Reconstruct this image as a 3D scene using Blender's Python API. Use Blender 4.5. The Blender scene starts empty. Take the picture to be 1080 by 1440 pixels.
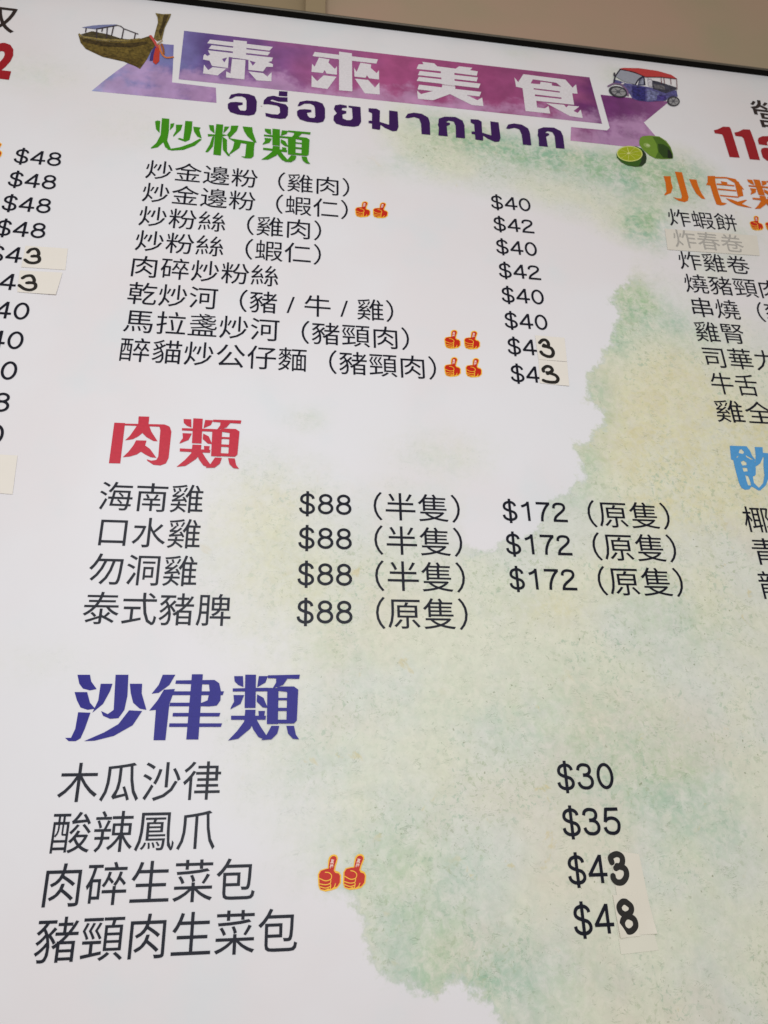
import bpy, math, random
import numpy as np
from mathutils import Matrix, Vector
from mathutils.geometry import tessellate_polygon

random.seed(4)
scn = bpy.context.scene
COL = scn.collection

# ------------------------------------------------------------------ camera
# board plane: x right, z up, y = 0; camera stands 1 m in front of it looking up
EYE = 1.45                                  # height of the lens above the floor
F, CX, CY = 1063.98, 540.0, 720.0           # focal length and centre in photo pixels
RX = Vector((0.98991777, -0.03402533, -0.13749578))
RY = Vector((-0.1391689, -0.41429196, -0.89944104))
RZ = Vector((-0.02635962, 0.90950781, -0.41485024))
cam_d = bpy.data.cameras.new('camera')
cam = bpy.data.objects.new('camera', cam_d); COL.objects.link(cam)
cam.matrix_world = Matrix.Translation((0, -1, EYE)) @ Matrix((RX, RY, RZ)).to_4x4()
cam_d.sensor_fit = 'VERTICAL'; cam_d.sensor_height = 36.0
cam_d.lens = 36.0 * F / 1440.0
cam_d.clip_start = 0.01; cam_d.clip_end = 100
cam_d.dof.use_dof = True
cam_d.dof.focus_distance = 1.02
cam_d.dof.aperture_fstop = 9.0
scn.camera = cam

# ------------------------------------------------------------------ light
w = bpy.data.worlds.new('World'); scn.world = w; w.use_nodes = True
bg = w.node_tree.nodes['Background']
bg.inputs[0].default_value = (1.0, 0.86, 0.73, 1); bg.inputs[1].default_value = 0.34

def area(name, loc, target, sx, sy, power, color):
    l = bpy.data.lights.new(name, 'AREA'); l.shape = 'RECTANGLE'; l.size = sx; l.size_y = sy
    l.energy = power; l.color = color
    o = bpy.data.objects.new(name, l); COL.objects.link(o)
    o.location = loc
    o.rotation_euler = (Vector(target) - Vector(loc)).to_track_quat('-Z', 'Y').to_euler()
    return o
# broad cool softbox added facing the board, standing in for an unknown source
area('added_front_softbox', (0.0, -2.0, 1.82), (0.05, 0, 1.85), 1.5, 1.2, 24.0, (0.885, 0.94, 1.0))
# ceiling tube panel behind the photographer
area('ceiling_light', (-0.42, -1.75, 2.62), (-0.1, 0, 1.9), 0.6, 0.4, 5.2, (0.95, 0.97, 1.0))
scn.view_settings.view_transform = 'Standard'
scn.view_settings.look = 'None'
scn.view_settings.exposure = 0.0
scn.view_settings.gamma = 1.0

# ------------------------------------------------------------------ helpers
def at(px, py):
    """photo pixel -> (x, z) on the board plane"""
    d = Vector((px - CX, -(py - CY), -F))
    s = RY.dot(d)
    return (RX.dot(d) / s, RZ.dot(d) / s)

def view(s, ox, oy):
    return lambda x, y: at(x / s + ox, y / s + oy)

def lin(r, g, b):
    f = lambda c: (c / 255 / 12.92) if c / 255 <= 0.04045 else ((c / 255 + 0.055) / 1.055) ** 2.4
    return (f(r), f(g), f(b))

def link(name, me, mat=None, parent=None):
    o = bpy.data.objects.new(name, me); COL.objects.link(o)
    if mat is not None and len(me.materials) == 0:
        me.materials.append(mat)
    if parent is not None:
        o.parent = parent
    return o

def tag(o, label=None, category=None, group=None, kind=None):
    for k, v in (('label', label), ('category', category), ('group', group), ('kind', kind)):
        if v: o[k] = v
    return o

def nodes(name):
    m = bpy.data.materials.new(name); m.use_nodes = True
    nt = m.node_tree
    return m, nt, nt.nodes['Principled BSDF'], nt.nodes.new, nt.links.new

def simple(name, col, rough=0.6, metal=0.0, spec=0.5, var=0.12, scale=30):
    m, nt, b, N, L = nodes(name)
    tc = N('ShaderNodeTexCoord'); n = N('ShaderNodeTexNoise'); n.inputs['Scale'].default_value = scale
    n.inputs['Detail'].default_value = 6
    L(tc.outputs['Object'], n.inputs['Vector'])
    mr = N('ShaderNodeMapRange'); mr.inputs[3].default_value = 1 - var; mr.inputs[4].default_value = 1 + var
    L(n.outputs['Fac'], mr.inputs[0])
    mx = N('ShaderNodeVectorMath'); mx.operation = 'SCALE'
    mx.inputs[0].default_value = col
    L(mr.outputs[0], mx.inputs['Scale']); L(mx.outputs[0], b.inputs['Base Color'])
    b.inputs['Roughness'].default_value = rough; b.inputs['Metallic'].default_value = metal
    b.inputs['Specular IOR Level'].default_value = spec
    return m

GLOSS_R, GLOSS_S = 0.36, 0.19

def laminate(nt, b, N, L):
    """the slightly uneven satin film over the whole print"""
    b.inputs['Roughness'].default_value = GLOSS_R
    b.inputs['Specular IOR Level'].default_value = GLOSS_S
    g = N('ShaderNodeNewGeometry')
    n = N('ShaderNodeTexNoise'); n.inputs['Scale'].default_value = 9; n.inputs['Detail'].default_value = 3
    L(g.outputs['Position'], n.inputs['Vector'])
    bp = N('ShaderNodeBump'); bp.inputs['Strength'].default_value = 0.12; bp.inputs['Distance'].default_value = 0.01
    L(n.outputs['Fac'], bp.inputs['Height']); L(bp.outputs[0], b.inputs['Normal'])

def ink_material():
    """printed ink: colour comes from the printed colour attribute, softly mottled"""
    m, nt, b, N, L = nodes('printed_ink')
    a = N('ShaderNodeAttribute'); a.attribute_name = 'ink'
    g = N('ShaderNodeNewGeometry')
    n = N('ShaderNodeTexNoise'); n.inputs['Scale'].default_value = 260; n.inputs['Detail'].default_value = 4
    L(g.outputs['Position'], n.inputs['Vector'])
    mr = N('ShaderNodeMapRange'); mr.inputs[3].default_value = 0.85; mr.inputs[4].default_value = 1.15
    L(n.outputs['Fac'], mr.inputs[0])
    mx = N('ShaderNodeVectorMath'); mx.operation = 'SCALE'
    L(a.outputs['Color'], mx.inputs[0]); L(mr.outputs[0], mx.inputs['Scale'])
    L(mx.outputs[0], b.inputs['Base Color'])
    laminate(nt, b, N, L)
    return m
INK = ink_material()

def art_material():
    """painted illustrations: printed colours blotched like watercolour"""
    m, nt, b, N, L = nodes('printed_watercolour')
    a = N('ShaderNodeAttribute'); a.attribute_name = 'ink'
    g = N('ShaderNodeNewGeometry')
    n = N('ShaderNodeTexNoise'); n.inputs['Scale'].default_value = 150; n.inputs['Detail'].default_value = 7
    n.inputs['Distortion'].default_value = 0.8
    L(g.outputs['Position'], n.inputs['Vector'])
    mr = N('ShaderNodeMapRange'); mr.inputs[1].default_value = 0.3; mr.inputs[2].default_value = 0.7
    mr.inputs[3].default_value = 0.45; mr.inputs[4].default_value = 1.7
    L(n.outputs['Fac'], mr.inputs[0])
    mx = N('ShaderNodeVectorMath'); mx.operation = 'SCALE'
    L(a.outputs['Color'], mx.inputs[0]); L(mr.outputs[0], mx.inputs['Scale'])
    L(mx.outputs[0], b.inputs['Base Color'])
    laminate(nt, b, N, L)
    return m
ART = art_material()

class Print:
    """flat print on the board: layered polygons, one mesh"""
    def __init__(s, depth=0.0006, step=0.00004):
        s.v = []; s.f = []; s.c = []; s.d = depth; s.step = step
    def poly(s, pts, color, holes=()):
        rings = [[Vector((x, z, 0)) for x, z in r] for r in [pts, *holes]]
        tris = tessellate_polygon(rings)
        flat = [p for r in rings for p in r]
        o = len(s.v)
        s.v += [(p.x, -s.d, p.y) for p in flat]
        for t in tris:
            a, b, c = (flat[i] for i in t)
            cr = (b - a).cross(c - a).z
            if abs(cr) < 1e-12: continue
            t = t if cr > 0 else (t[0], t[2], t[1])
            s.f.append(tuple(o + i for i in t)); s.c.append(color)
        s.d += s.step
    def stroke(s, pts, w, color, cap=True, smooth=True, taper=None):
        P = [Vector(p) for p in pts]
        if smooth and len(P) > 2:
            Q = []
            E = [2 * P[0] - P[1]] + P + [2 * P[-1] - P[-2]]
            for i in range(1, len(E) - 2):
                for k in range(6):
                    t = k / 6
                    a, b, c, d = E[i - 1], E[i], E[i + 1], E[i + 2]
                    Q.append(0.5 * ((2 * b) + (c - a) * t + (2 * a - 5 * b + 4 * c - d) * t * t + (3 * b - a - 3 * c + d) * t ** 3))
            Q.append(P[-1]); P = Q
        n = len(P)
        Lf, Rt = [], []
        for i in range(n):
            t = (P[min(i + 1, n - 1)] - P[max(i - 1, 0)])
            if t.length < 1e-9: t = Vector((1, 0))
            t.normalize(); nn = Vector((-t.y, t.x))
            ww = w / 2
            if taper: ww *= taper(i / (n - 1))
            Lf.append(P[i] + nn * ww); Rt.append(P[i] - nn * ww)
        # quads, each one a touch further out so crossings of the line never coincide
        for i in range(n - 1):
            o = len(s.v); dd = s.d + i * 1e-6
            for p in (Lf[i], Rt[i], Rt[i + 1], Lf[i + 1]):
                s.v.append((p.x, -dd, p.y))
            s.f.append((o, o + 1, o + 2, o + 3)); s.c.append(color)
        s.d += s.step + n * 1e-6
        if cap:
            for e, ww in ((P[0], w / 2), (P[-1], w / 2)):
                s.poly([(e.x + ww * math.cos(a * math.pi / 7), e.y + ww * math.sin(a * math.pi / 7)) for a in range(14)], color)
    def build(s, name, parent=None, mat=None):
        me = bpy.data.meshes.new(name)
        me.from_pydata(s.v, [], s.f)
        ca = me.color_attributes.new('ink', 'FLOAT_COLOR', 'CORNER')
        buf = []
        for p in me.polygons:
            c = s.c[p.index]
            buf += [c[0], c[1], c[2], 1.0] * p.loop_total
        ca.data.foreach_set('color', buf)
        return link(name, me, mat or INK, parent)

def text_mesh(body, size=1.0, offset=0.0):
    cu = bpy.data.curves.new('lettering', 'FONT')
    cu.body = body; cu.size = size; cu.fill_mode = 'FRONT'; cu.resolution_u = 3; cu.offset = offset
    o = bpy.data.objects.new('lettering', cu); COL.objects.link(o)
    dg = bpy.context.evaluated_depsgraph_get()
    me = bpy.data.meshes.new_from_object(o.evaluated_get(dg))
    bpy.data.objects.remove(o); bpy.data.curves.remove(cu)
    n = len(me.vertices); co = np.empty(n * 3); me.vertices.foreach_get('co', co)
    return me, co.reshape(-1, 3)

def set_ink(me, color):
    ca = me.color_attributes.new('ink', 'FLOAT_COLOR', 'CORNER')
    ca.data.foreach_set('color', list((*color, 1.0)) * len(me.loops)); me.update()

def lettering(name, body, x0, x1, zc, color, parent, em=None, fit=None, offset=0.0, depth=0.0006, height=None, note=None):
    """a line of print: ink of the first `fit` characters runs from x0 to x1, centred at height zc;
    a bracketed remark after the name becomes a piece of its own"""
    me, co = text_mesh(body, 1.0, offset)
    def ink_end(t):
        m2, c2 = text_mesh(t, 1.0, offset); bpy.data.meshes.remove(m2)
        return c2[:, 0].max()
    lo = co[:, 0].min()
    hi = ink_end(body[:fit]) if fit else co[:, 0].max()
    sx = (x1 - x0) / (hi - lo)
    ylo, yhi = co[:, 1].min(), co[:, 1].max()
    sz = height / (yhi - ylo) if height else (em if em else sx)
    out = np.empty_like(co)
    out[:, 0] = x0 + (co[:, 0] - lo) * sx
    out[:, 1] = -depth
    out[:, 2] = zc + (co[:, 1] - (ylo + yhi) / 2) * sz
    k = body.find('（')
    if k > 0 and note:
        cut = ink_end(body[:k]) + 0.02
        faces = [tuple(p.vertices) for p in me.polygons]
        bpy.data.meshes.remove(me)
        res = None
        for nm, sel in ((name, [f for f in faces if co[f[0], 0] <= cut]), (note, [f for f in faces if co[f[0], 0] > cut])):
            idx = sorted({i for f in sel for i in f}); mp = {i: j for j, i in enumerate(idx)}
            m2 = bpy.data.meshes.new(nm); m2.from_pydata(out[idx].tolist(), [], [tuple(mp[i] for i in f) for f in sel])
            set_ink(m2, color)
            res = link(nm, m2, INK, parent)
        return res
    me.vertices.foreach_set('co', out.ravel())
    me.materials.clear(); me.name = name
    set_ink(me, color)
    return link(name, me, INK, parent)

def arc(cx, cy, rx, ry, n=28):
    return [(cx + rx * math.cos(2 * math.pi * i / n), cy + ry * math.sin(2 * math.pi * i / n)) for i in range(n + 1)]
# centre lines of the sans-serif numerals, in ems
NUM = {
 '0': [('c', arc(.278, .358, .195, .322))],
 '1': [('l', [(.335, 0), (.335, .716)]), ('s', [(.345, .685), (.29, .62), (.20, .565), (.11, .53)])],
 '2': [('s', [(.078, .50), (.095, .60), (.17, .665), (.28, .677), (.39, .65), (.435, .565), (.41, .465), (.32, .365), (.20, .26), (.11, .16), (.08, .06)]), ('l', [(.032, .042), (.508, .042)])],
 '3': [('s', [(.075, .525), (.105, .62), (.18, .672), (.27, .678), (.37, .645), (.412, .56), (.395, .465), (.32, .405), (.21, .392)]),
       ('s', [(.21, .388), (.34, .375), (.425, .31), (.455, .21), (.425, .105), (.34, .045), (.255, .035), (.16, .055), (.095, .12), (.068, .20)])],
 '4': [('l', [(.375, .700), (.045, .20)]), ('l', [(.022, .212), (.53, .212)]), ('l', [(.375, 0), (.375, .716)])],
 '5': [('l', [(.115, .675), (.475, .675)]), ('l', [(.150, .70), (.088, .335)]), ('s', [(.082, .345), (.16, .415), (.27, .437), (.38, .405), (.45, .32), (.455, .22), (.42, .11), (.34, .045), (.25, .035), (.15, .06), (.09, .125), (.068, .20)])],
 '7': [('l', [(.05, .672), (.51, .672)]), ('s', [(.478, .665), (.37, .53), (.28, .36), (.225, .18), (.205, 0)])],
 '8': [('c', arc(.278, .532, .165, .146)), ('c', arc(.278, .212, .197, .176))],
 '$': [('s', [(.062, .20), (.09, .105), (.175, .04), (.28, .025), (.39, .05), (.458, .125), (.458, .225), (.40, .305), (.28, .35), (.165, .395), (.098, .46), (.098, .56), (.155, .64), (.27, .678), (.37, .66), (.435, .60), (.455, .53)]), ('l', [(.278, -.10), (.278, .80)])],
}
def numerals(name, body, x0, x1, zc, color, parent, em=0.0448, weight=.088):
    """printed price: every numeral drawn with lines of even weight"""
    pr = Print(depth=0.0006, step=0.00002)
    last = {'0': .52, '1': .378, '2': .508, '3': .50, '4': .53, '5': .50, '7': .51, '8': .52}[body[-1]]
    w0 = .02
    sx = (x1 - x0) / ((len(body) - 1) * .556 + last - w0)
    def tr(p, i): return (x0 + (i * .556 + p[0] - w0) * sx, zc + (p[1] - .358) * em)
    for i, chx in enumerate(body):
        for kind, pts in NUM[chx]:
            pr.stroke([tr(p, i) for p in pts], weight * (em + sx) / 2, color, cap=False, smooth=kind == 's')
    return pr.build(name, parent)

def box(name, x0, x1, y0, y1, z0, z1, mat, parent=None, bevel=0.0):
    import bmesh
    bm = bmesh.new()
    bmesh.ops.create_cube(bm, size=1)
    for v in bm.verts:
        v.co = Vector(((x0 + x1) / 2 + v.co.x * (x1 - x0), (y0 + y1) / 2 + v.co.y * (y1 - y0), (z0 + z1) / 2 + v.co.z * (z1 - z0)))
    if bevel:
        bmesh.ops.bevel(bm, geom=bm.edges[:], offset=bevel, segments=3, affect='EDGES', profile=0.6)
    me = bpy.data.meshes.new(name); bm.to_mesh(me); bm.free()
    return link(name, me, mat, parent)

# ------------------------------------------------------------------ wall behind the board
WZ = EYE   # board coordinates are measured from lens height
def wallmat():
    m, nt, b, N, L = nodes('wall_paint')
    g = N('ShaderNodeNewGeometry')
    n = N('ShaderNodeTexNoise'); n.inputs['Scale'].default_value = 3.5; n.inputs['Detail'].default_value = 2
    L(g.outputs['Position'], n.inputs['Vector'])
    r = N('ShaderNodeValToRGB'); r.color_ramp.elements[0].position = 0.35; r.color_ramp.elements[1].position = 0.65
    r.color_ramp.elements[0].color = (0.40, 0.33, 0.215, 1); r.color_ramp.elements[1].color = (0.47, 0.325, 0.235, 1)
    L(n.outputs['Fac'], r.inputs[0]); L(r.outputs[0], b.inputs['Base Color'])
    n2 = N('ShaderNodeTexNoise'); n2.inputs['Scale'].default_value = 180; n2.inputs['Detail'].default_value = 5
    L(g.outputs['Position'], n2.inputs['Vector'])
    bp = N('ShaderNodeBump'); bp.inputs['Strength'].default_value = 0.15; bp.inputs['Distance'].default_value = 0.002
    L(n2.outputs['Fac'], bp.inputs['Height']); L(bp.outputs[0], b.inputs['Normal'])
    b.inputs['Roughness'].default_value = 0.55
    return m
WALL = wallmat()
TRIM = simple('wall_batten_paint', (0.34, 0.26, 0.15), 0.5, var=0.06, scale=8)
TOPZ = 1.567
wall = box('wall', 0.05, 4.2, 0.085, 0.25, 0.0, WZ + 3.2, WALL); tag(wall, kind='structure')
ws = box('wall_panel', -3.2, 0.036, 0.10, 0.140, 0.4, WZ + 3.0, TRIM); tag(ws, kind='structure')
ws2 = box('wall_batten', 0.020, 0.064, 0.060, 0.140, 0.4, WZ + 3.0, TRIM, bevel=0.001); tag(ws2, kind='structure')

# ------------------------------------------------------------------ the menu board
board = bpy.data.objects.new('menu_board', None); COL.objects.link(board)
board.location = (0, 0, EYE)
tag(board, 'large white menu board with green watercolour wash, purple ribbon banner and Chinese price lists', 'menu board')

def smooth(a, b, x):
    t = np.clip((x - a) / (b - a), 0, 1); return t * t * (3 - 2 * t)

def sdf(poly, X, Z):
    """signed distance, positive inside"""
    P = np.array(poly); n = len(P)
    d = np.full(X.shape, 1e9); ins = np.zeros(X.shape, bool)
    for i in range(n):
        a, b = P[i], P[(i + 1) % n]
        e = b - a; wx, wz = X - a[0], Z - a[1]
        t = np.clip((wx * e[0] + wz * e[1]) / (e @ e + 1e-12), 0, 1)
        d = np.minimum(d, np.hypot(wx - e[0] * t, wz - e[1] * t))
        c = ((a[1] > Z) != (b[1] > Z)) & (X < (b[0] - a[0]) * (Z - a[1]) / (b[1] - a[1] + 1e-15) + a[0])
        ins ^= c
    return np.where(ins, d, -d)

def px(l): return [at(*p) for p in l]

def wash_sheet():
    x0, x1, z0, z1 = -0.72, 1.22, -0.33, TOPZ
    nx, nz = 330, 330
    xs = np.linspace(x0, x1, nx); zs = np.linspace(z0, z1, nz)
    X, Z = np.meshgrid(xs, zs)
    main = px([(1300, 520), (1090, 470), (1000, 455), (965, 425), (930, 405), (900, 392), (873, 402), (861, 425), (870, 445), (862, 470), (860, 482),
               (848, 500), (838, 513), (826, 530), (828, 560), (848, 580), (850, 598), (835, 604), (830, 620), (809, 625), (812, 645),
               (824, 668), (800, 686), (785, 700), (770, 716), (762, 735), (742, 750), (715, 760), (690, 775), (660, 778), (640, 765),
               (625, 735), (600, 720), (560, 715), (500, 730), (455, 715), (440, 690), (395, 668), (350, 672), (318, 720), (300, 790),
               (330, 860), (395, 900), (402, 950), (360, 1020), (372, 1090), (420, 1130), (440, 1180), (470, 1240), (505, 1290),
               (513, 1310), (519, 1330), (527, 1358), (560, 1383), (585, 1398), (602, 1397), (625, 1388), (633, 1380), (652, 1392),
               (676, 1400), (686, 1415), (705, 1428), (722, 1450), (760, 1560), (1300, 1700)])
    top = px([(535, 185), (560, 150), (600, 155), (700, 182), (800, 200), (850, 206), (900, 208), (960, 212), (1000, 238), (1010, 262), (985, 300),
              (948, 300), (934, 330), (928, 352), (905, 345), (868, 332), (825, 305), (770, 290), (715, 270), (660, 262), (600, 245), (560, 220)])
    crisp = px([(873, 402), (861, 440), (848, 500), (826, 540), (850, 590), (809, 630), (824, 668), (770, 716), (742, 750), (690, 775)])
    crisp2 = px([(500, 1290), (519, 1340), (560, 1383), (602, 1397), (633, 1380), (676, 1400), (722, 1450)])
    m = sdf(main, X, Z); t = sdf(top, X, Z)
    def near(line, r):
        d = np.full(X.shape, 1e9)
        for a, b in zip(line[:-1], line[1:]):
            a, b = np.array(a), np.array(b); e = b - a
            tt = np.clip(((X - a[0]) * e[0] + (Z - a[1]) * e[1]) / (e @ e), 0, 1)
            d = np.minimum(d, np.hypot(X - a[0] - e[0] * tt, Z - a[1] - e[1] * tt))
        return np.exp(-(d / r) ** 2)
    cr = np.maximum(near(crisp, 0.06), near(crisp2, 0.06))
    soft_m = 0.075 * (1 - cr) + 0.030 * cr
    Dm = np.clip(0.5 + m / (2 * soft_m), 0, 1)
    Dt = np.clip(0.5 + t / (2 * 0.035), 0, 1)
    D = np.maximum(Dm, Dt)
    def blob(x, y, rx, ry=None, a=1.0):
        """soft patch round a photo pixel with radii in board centimetres"""
        c = at(x, y); ry = ry or rx
        return a * np.exp(-(((X - c[0]) / (rx / 100)) ** 2 + ((Z - c[1]) / (ry / 100)) ** 2))
    # weak separate tints outside the main wash
    weak = (blob(430, 590, 3, 2.2, .42) + blob(620, 640, 8, 4.5, .40) + blob(865, 105, 3, 3, .62) + blob(730, 75, 4, 2, .40)
            + blob(560, 235, 9, 4, .30) + blob(1030, 330, 7, 7, .5) + blob(1000, 380, 6, 6, .42) + blob(1060, 480, 8, 5, .45)
            + blob(40, 100, 9, 5, .30) + blob(200, 180, 9, 5, .2) + blob(60, 930, 9, 3, .16))
    D = np.maximum(D, np.clip(weak, 0, 0.7))
    Ed = 0.5 * (1 - cr) + 0.10 * cr
    G = (blob(630, 180, 8, 6, .9) + blob(700, 200, 8, 5, .4) + blob(760, 215, 12, 6, .95) + blob(880, 240, 10, 7, .95) + blob(960, 250, 8, 6, .9) + blob(905, 325, 5, 6, 1.0)
         + blob(865, 110, 4, 4, .7) + blob(920, 320, 5, 5, .8)
         + blob(890, 420, 6, 5, .9) + blob(860, 470, 4, 6, .75) + blob(840, 560, 3.5, 7, .6) + blob(960, 460, 9, 5, .6) + blob(830, 650, 3, 5, .55)
         + blob(800, 695, 6, 3, 0.40) + blob(960, 880, 9, 5, 0.40) + blob(900, 840, 6, 4, 0.22) + blob(560, 1200, 12, 7, 0.40) + blob(590, 1320, 10, 8, 0.43)
         + blob(700, 1010, 12, 8, 0.25) + blob(840, 1000, 12, 9, 0.32) + blob(900, 1100, 10, 7, 0.40) + blob(1000, 1150, 10, 8, 0.36) + blob(760, 1390, 10, 6, 0.43)
         + blob(640, 1390, 7, 4, 0.43) + blob(1000, 1330, 14, 9, 0.22) + blob(430, 1090, 7, 6, 0.32) + blob(450, 900, 7, 5, 0.25) + blob(620, 650, 7, 5, 0.48)
         + blob(430, 590, 4, 3, 0.48) + blob(1030, 350, 9, 9, 0.60) + blob(560, 235, 9, 5, 0.56) + blob(40, 100, 9, 6, 0.40) + blob(370, 650, 6, 4, 0.32)
         + blob(700, 830, 6, 5, 0.22) + blob(530, 960, 10, 7, 0.18))
    Yl = (blob(950, 520, 6, 6, .9) + blob(960, 600, 11, 10, 1.0) + blob(900, 560, 7, 7, .6) + blob(1000, 640, 12, 9, .95) + blob(980, 690, 9, 6, .8) + blob(870, 640, 6, 6, .55)
          + blob(1060, 640, 9, 10, .8) + blob(780, 855, 6, 3, .75) + blob(880, 800, 9, 4, .35) + blob(920, 720, 8, 5, .5) + blob(350, 740, 6, 9, .55)
          + blob(400, 700, 6, 4, .45) + blob(420, 850, 9, 6, .35) + blob(960, 1080, 5, 4, .35) + blob(700, 1100, 9, 5, .25) + blob(500, 800, 10, 5, .3)
          + blob(1000, 850, 8, 6, .35))
    G = np.clip(G, 0, 1); Yl = np.clip(Yl, 0, 1)
    me = bpy.data.meshes.new('printed_sheet')
    V = np.stack([X.ravel(), np.zeros(X.size), Z.ravel()], 1)
    i = np.arange(nx * nz).reshape(nz, nx)
    Fc = np.stack([i[:-1, :-1].ravel(), i[:-1, 1:].ravel(), i[1:, 1:].ravel(), i[1:, :-1].ravel()], 1)
    me.vertices.add(len(V)); me.vertices.foreach_set('co', V.ravel())
    me.loops.add(Fc.size); me.loops.foreach_set('vertex_index', Fc.ravel())
    me.polygons.add(len(Fc)); me.polygons.foreach_set('loop_start', np.arange(len(Fc)) * 4)
    me.update()
    ca = me.color_attributes.new('wash', 'FLOAT_COLOR', 'POINT')
    ca.data.foreach_set('color', np.stack([D.ravel(), G.ravel(), Yl.ravel(), Ed.ravel()], 1).ravel())
    return me

def sheet_material():
    m, nt, b, N, L = nodes('printed_sheet_vinyl')
    a = N('ShaderNodeAttribute'); a.attribute_name = 'wash'
    sep = N('ShaderNodeSeparateColor'); L(a.outputs['Color'], sep.inputs[0])
    D, G, Y, E = sep.outputs[0], sep.outputs[1], sep.outputs[2], a.outputs['Alpha']
    tc = N('ShaderNodeTexCoord')
    def noise(scale, detail=6, rough=0.55, dist=0.0, stretch=None):
        n = N('ShaderNodeTexNoise'); n.inputs['Scale'].default_value = scale; n.inputs['Detail'].default_value = detail
        n.inputs['Roughness'].default_value = rough; n.inputs['Distortion'].default_value = dist
        if stretch:
            mp = N('ShaderNodeMapping'); mp.inputs['Scale'].default_value = stretch
            L(tc.outputs['Object'], mp.inputs[0]); L(mp.outputs[0], n.inputs['Vector'])
        else:
            L(tc.outputs['Object'], n.inputs['Vector'])
        return n.outputs['Fac']
    def math_(op, x, y, clamp=False):
        k = N('ShaderNodeMath'); k.operation = op; k.use_clamp = clamp
        for i, v in enumerate((x, y)):
            if v is None: continue
            if isinstance(v, (int, float)): k.inputs[i].default_value = v
            else: L(v, k.inputs[i])
        return k.outputs[0]
    def mr(v, a0, a1, b0, b1):
        k = N('ShaderNodeMapRange'); k.interpolation_type = 'SMOOTHSTEP'
        L(v, k.inputs[0])
        for i, q in enumerate((a0, a1, b0, b1)): k.inputs[i + 1].default_value = q
        return k.outputs[0]
    def mix(f, c1, c2, mode='MIX'):
        k = N('ShaderNodeMix'); k.data_type = 'RGBA'; k.blend_type = mode
        if isinstance(f, float): k.inputs[0].default_value = f
        else: L(f, k.inputs[0])
        for s, c in ((6, c1), (7, c2)):
            if isinstance(c, tuple): k.inputs[s].default_value = (*c, 1)
            else: L(c, k.inputs[s])
        return k.outputs[2]
    # wash outline: field + ragged noise, then a soft or a hard threshold
    rag = math_('ADD', math_('MULTIPLY', math_('SUBTRACT', noise(26, 9, 0.66), 0.5), 1.1), math_('MULTIPLY', math_('SUBTRACT', noise(90, 6, 0.65), 0.5), 0.7))
    inner = math_('MULTIPLY', rag, math_('MULTIPLY', math_('SUBTRACT', 1.0, D), math_('MULTIPLY', D, 3.6)))
    d = math_('ADD', D, inner)
    mask = math_('ADD', math_('DIVIDE', math_('SUBTRACT', d, 0.5), math_('MULTIPLY', E, 2.0)), 0.5, True)
    # colours inside the wash
    cl = mr(noise(22, 9, 0.66, 0.4), 0.38, 0.62, 0.0, 1.0)
    cl2 = mr(noise(75, 8, 0.7, 0.6), 0.38, 0.64, 0.0, 1.0)
    pale = mix(mr(noise(6, 5), 0.4, 0.6, 0., 1.), lin(229, 229, 211), lin(224, 226, 217))
    pale = mix(mr(noise(4, 4, 0.5), 0.5, 0.62, 0., .35), pale, lin(226, 214, 198))
    yel = mix(cl, lin(229, 226, 195), lin(227, 219, 180))
    yf = math_('MULTIPLY', Y, math_('ADD', 0.45, math_('MULTIPLY', cl2, 0.6)), True)
    c = mix(yf, pale, yel)
    grn = mix(mr(noise(9, 4), 0.4, 0.6, 0., 1.), lin(154, 194, 166), lin(168, 199, 158))
    gf = math_('MULTIPLY', math_('ADD', math_('MULTIPLY', math_('POWER', G, 1.35), 1.0), 0.07), math_('ADD', 0.12, math_('ADD', math_('MULTIPLY', cl, 0.42), math_('MULTIPLY', cl2, 0.62))), True)
    c = mix(gf, c, grn)
    # granulation of the pigment: fine mottling plus short dark squiggles of crumpled paper
    gr = mr(noise(60, 7, 0.75, 0.5), 0.36, 0.66, 0.945, 1.02)
    fib = noise(36, 3, 0.6, 1.4, (1.0, 1.0, 2.4))
    crease = math_('ABSOLUTE', math_('SUBTRACT', fib, 0.5), None)
    crease = mr(crease, 0.0, 0.022, 1.0, 0.0)
    gate = mr(noise(50, 4, 0.6), 0.50, 0.62, 0.0, 1.0)
    crm = math_('MULTIPLY', math_('MULTIPLY', crease, gate), 0.42)
    c = mix(crm, c, lin(128, 148, 118))
    cg = mr(noise(7, 4, 0.6), 0.42, 0.62, 0.15, 1.0)
    crumb = math_('MULTIPLY', mr(noise(125, 5, 0.7, 0.5), 0.53, 0.63, 0.0, 0.60), cg)
    c = mix(crumb, c, mix(mr(noise(20, 2), 0.45, 0.55, 0., 1.), lin(176, 190, 158), lin(166, 192, 168)))
    spk = math_('MULTIPLY', mr(noise(170, 2, 0.5, 0.3), 0.665, 0.72, 0.0, 0.62), mr(noise(13, 3, 0.6), 0.45, 0.62, 0.0, 1.0))
    c = mix(spk, c, lin(128, 138, 104))
    amber = math_('MULTIPLY', mr(noise(24, 4, 0.65, 0.4), 0.63, 0.70, 0.0, 0.5), mr(noise(5, 2), 0.44, 0.56, 0.0, 1.0))
    c = mix(amber, c, lin(216, 200, 142))
    sc = N('ShaderNodeVectorMath'); sc.operation = 'SCALE'; L(c, sc.inputs[0]); L(gr, sc.inputs['Scale']); c = sc.outputs[0]
    # pigment gathered along hard edges
    edge = math_('MULTIPLY', mr(math_('ABSOLUTE', math_('SUBTRACT', mask, 0.6), None), 0.0, 0.45, 0.45, 0.0), mr(E, 0.1, 0.42, 1.0, 0.0))
    c = mix(edge, c, lin(165, 188, 160))
    # white paper with faint pink and blue tints
    wt = mix(mr(noise(2.6, 3), 0.42, 0.62, 0., 1.), lin(233, 232, 235), lin(232, 228, 230))
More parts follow.
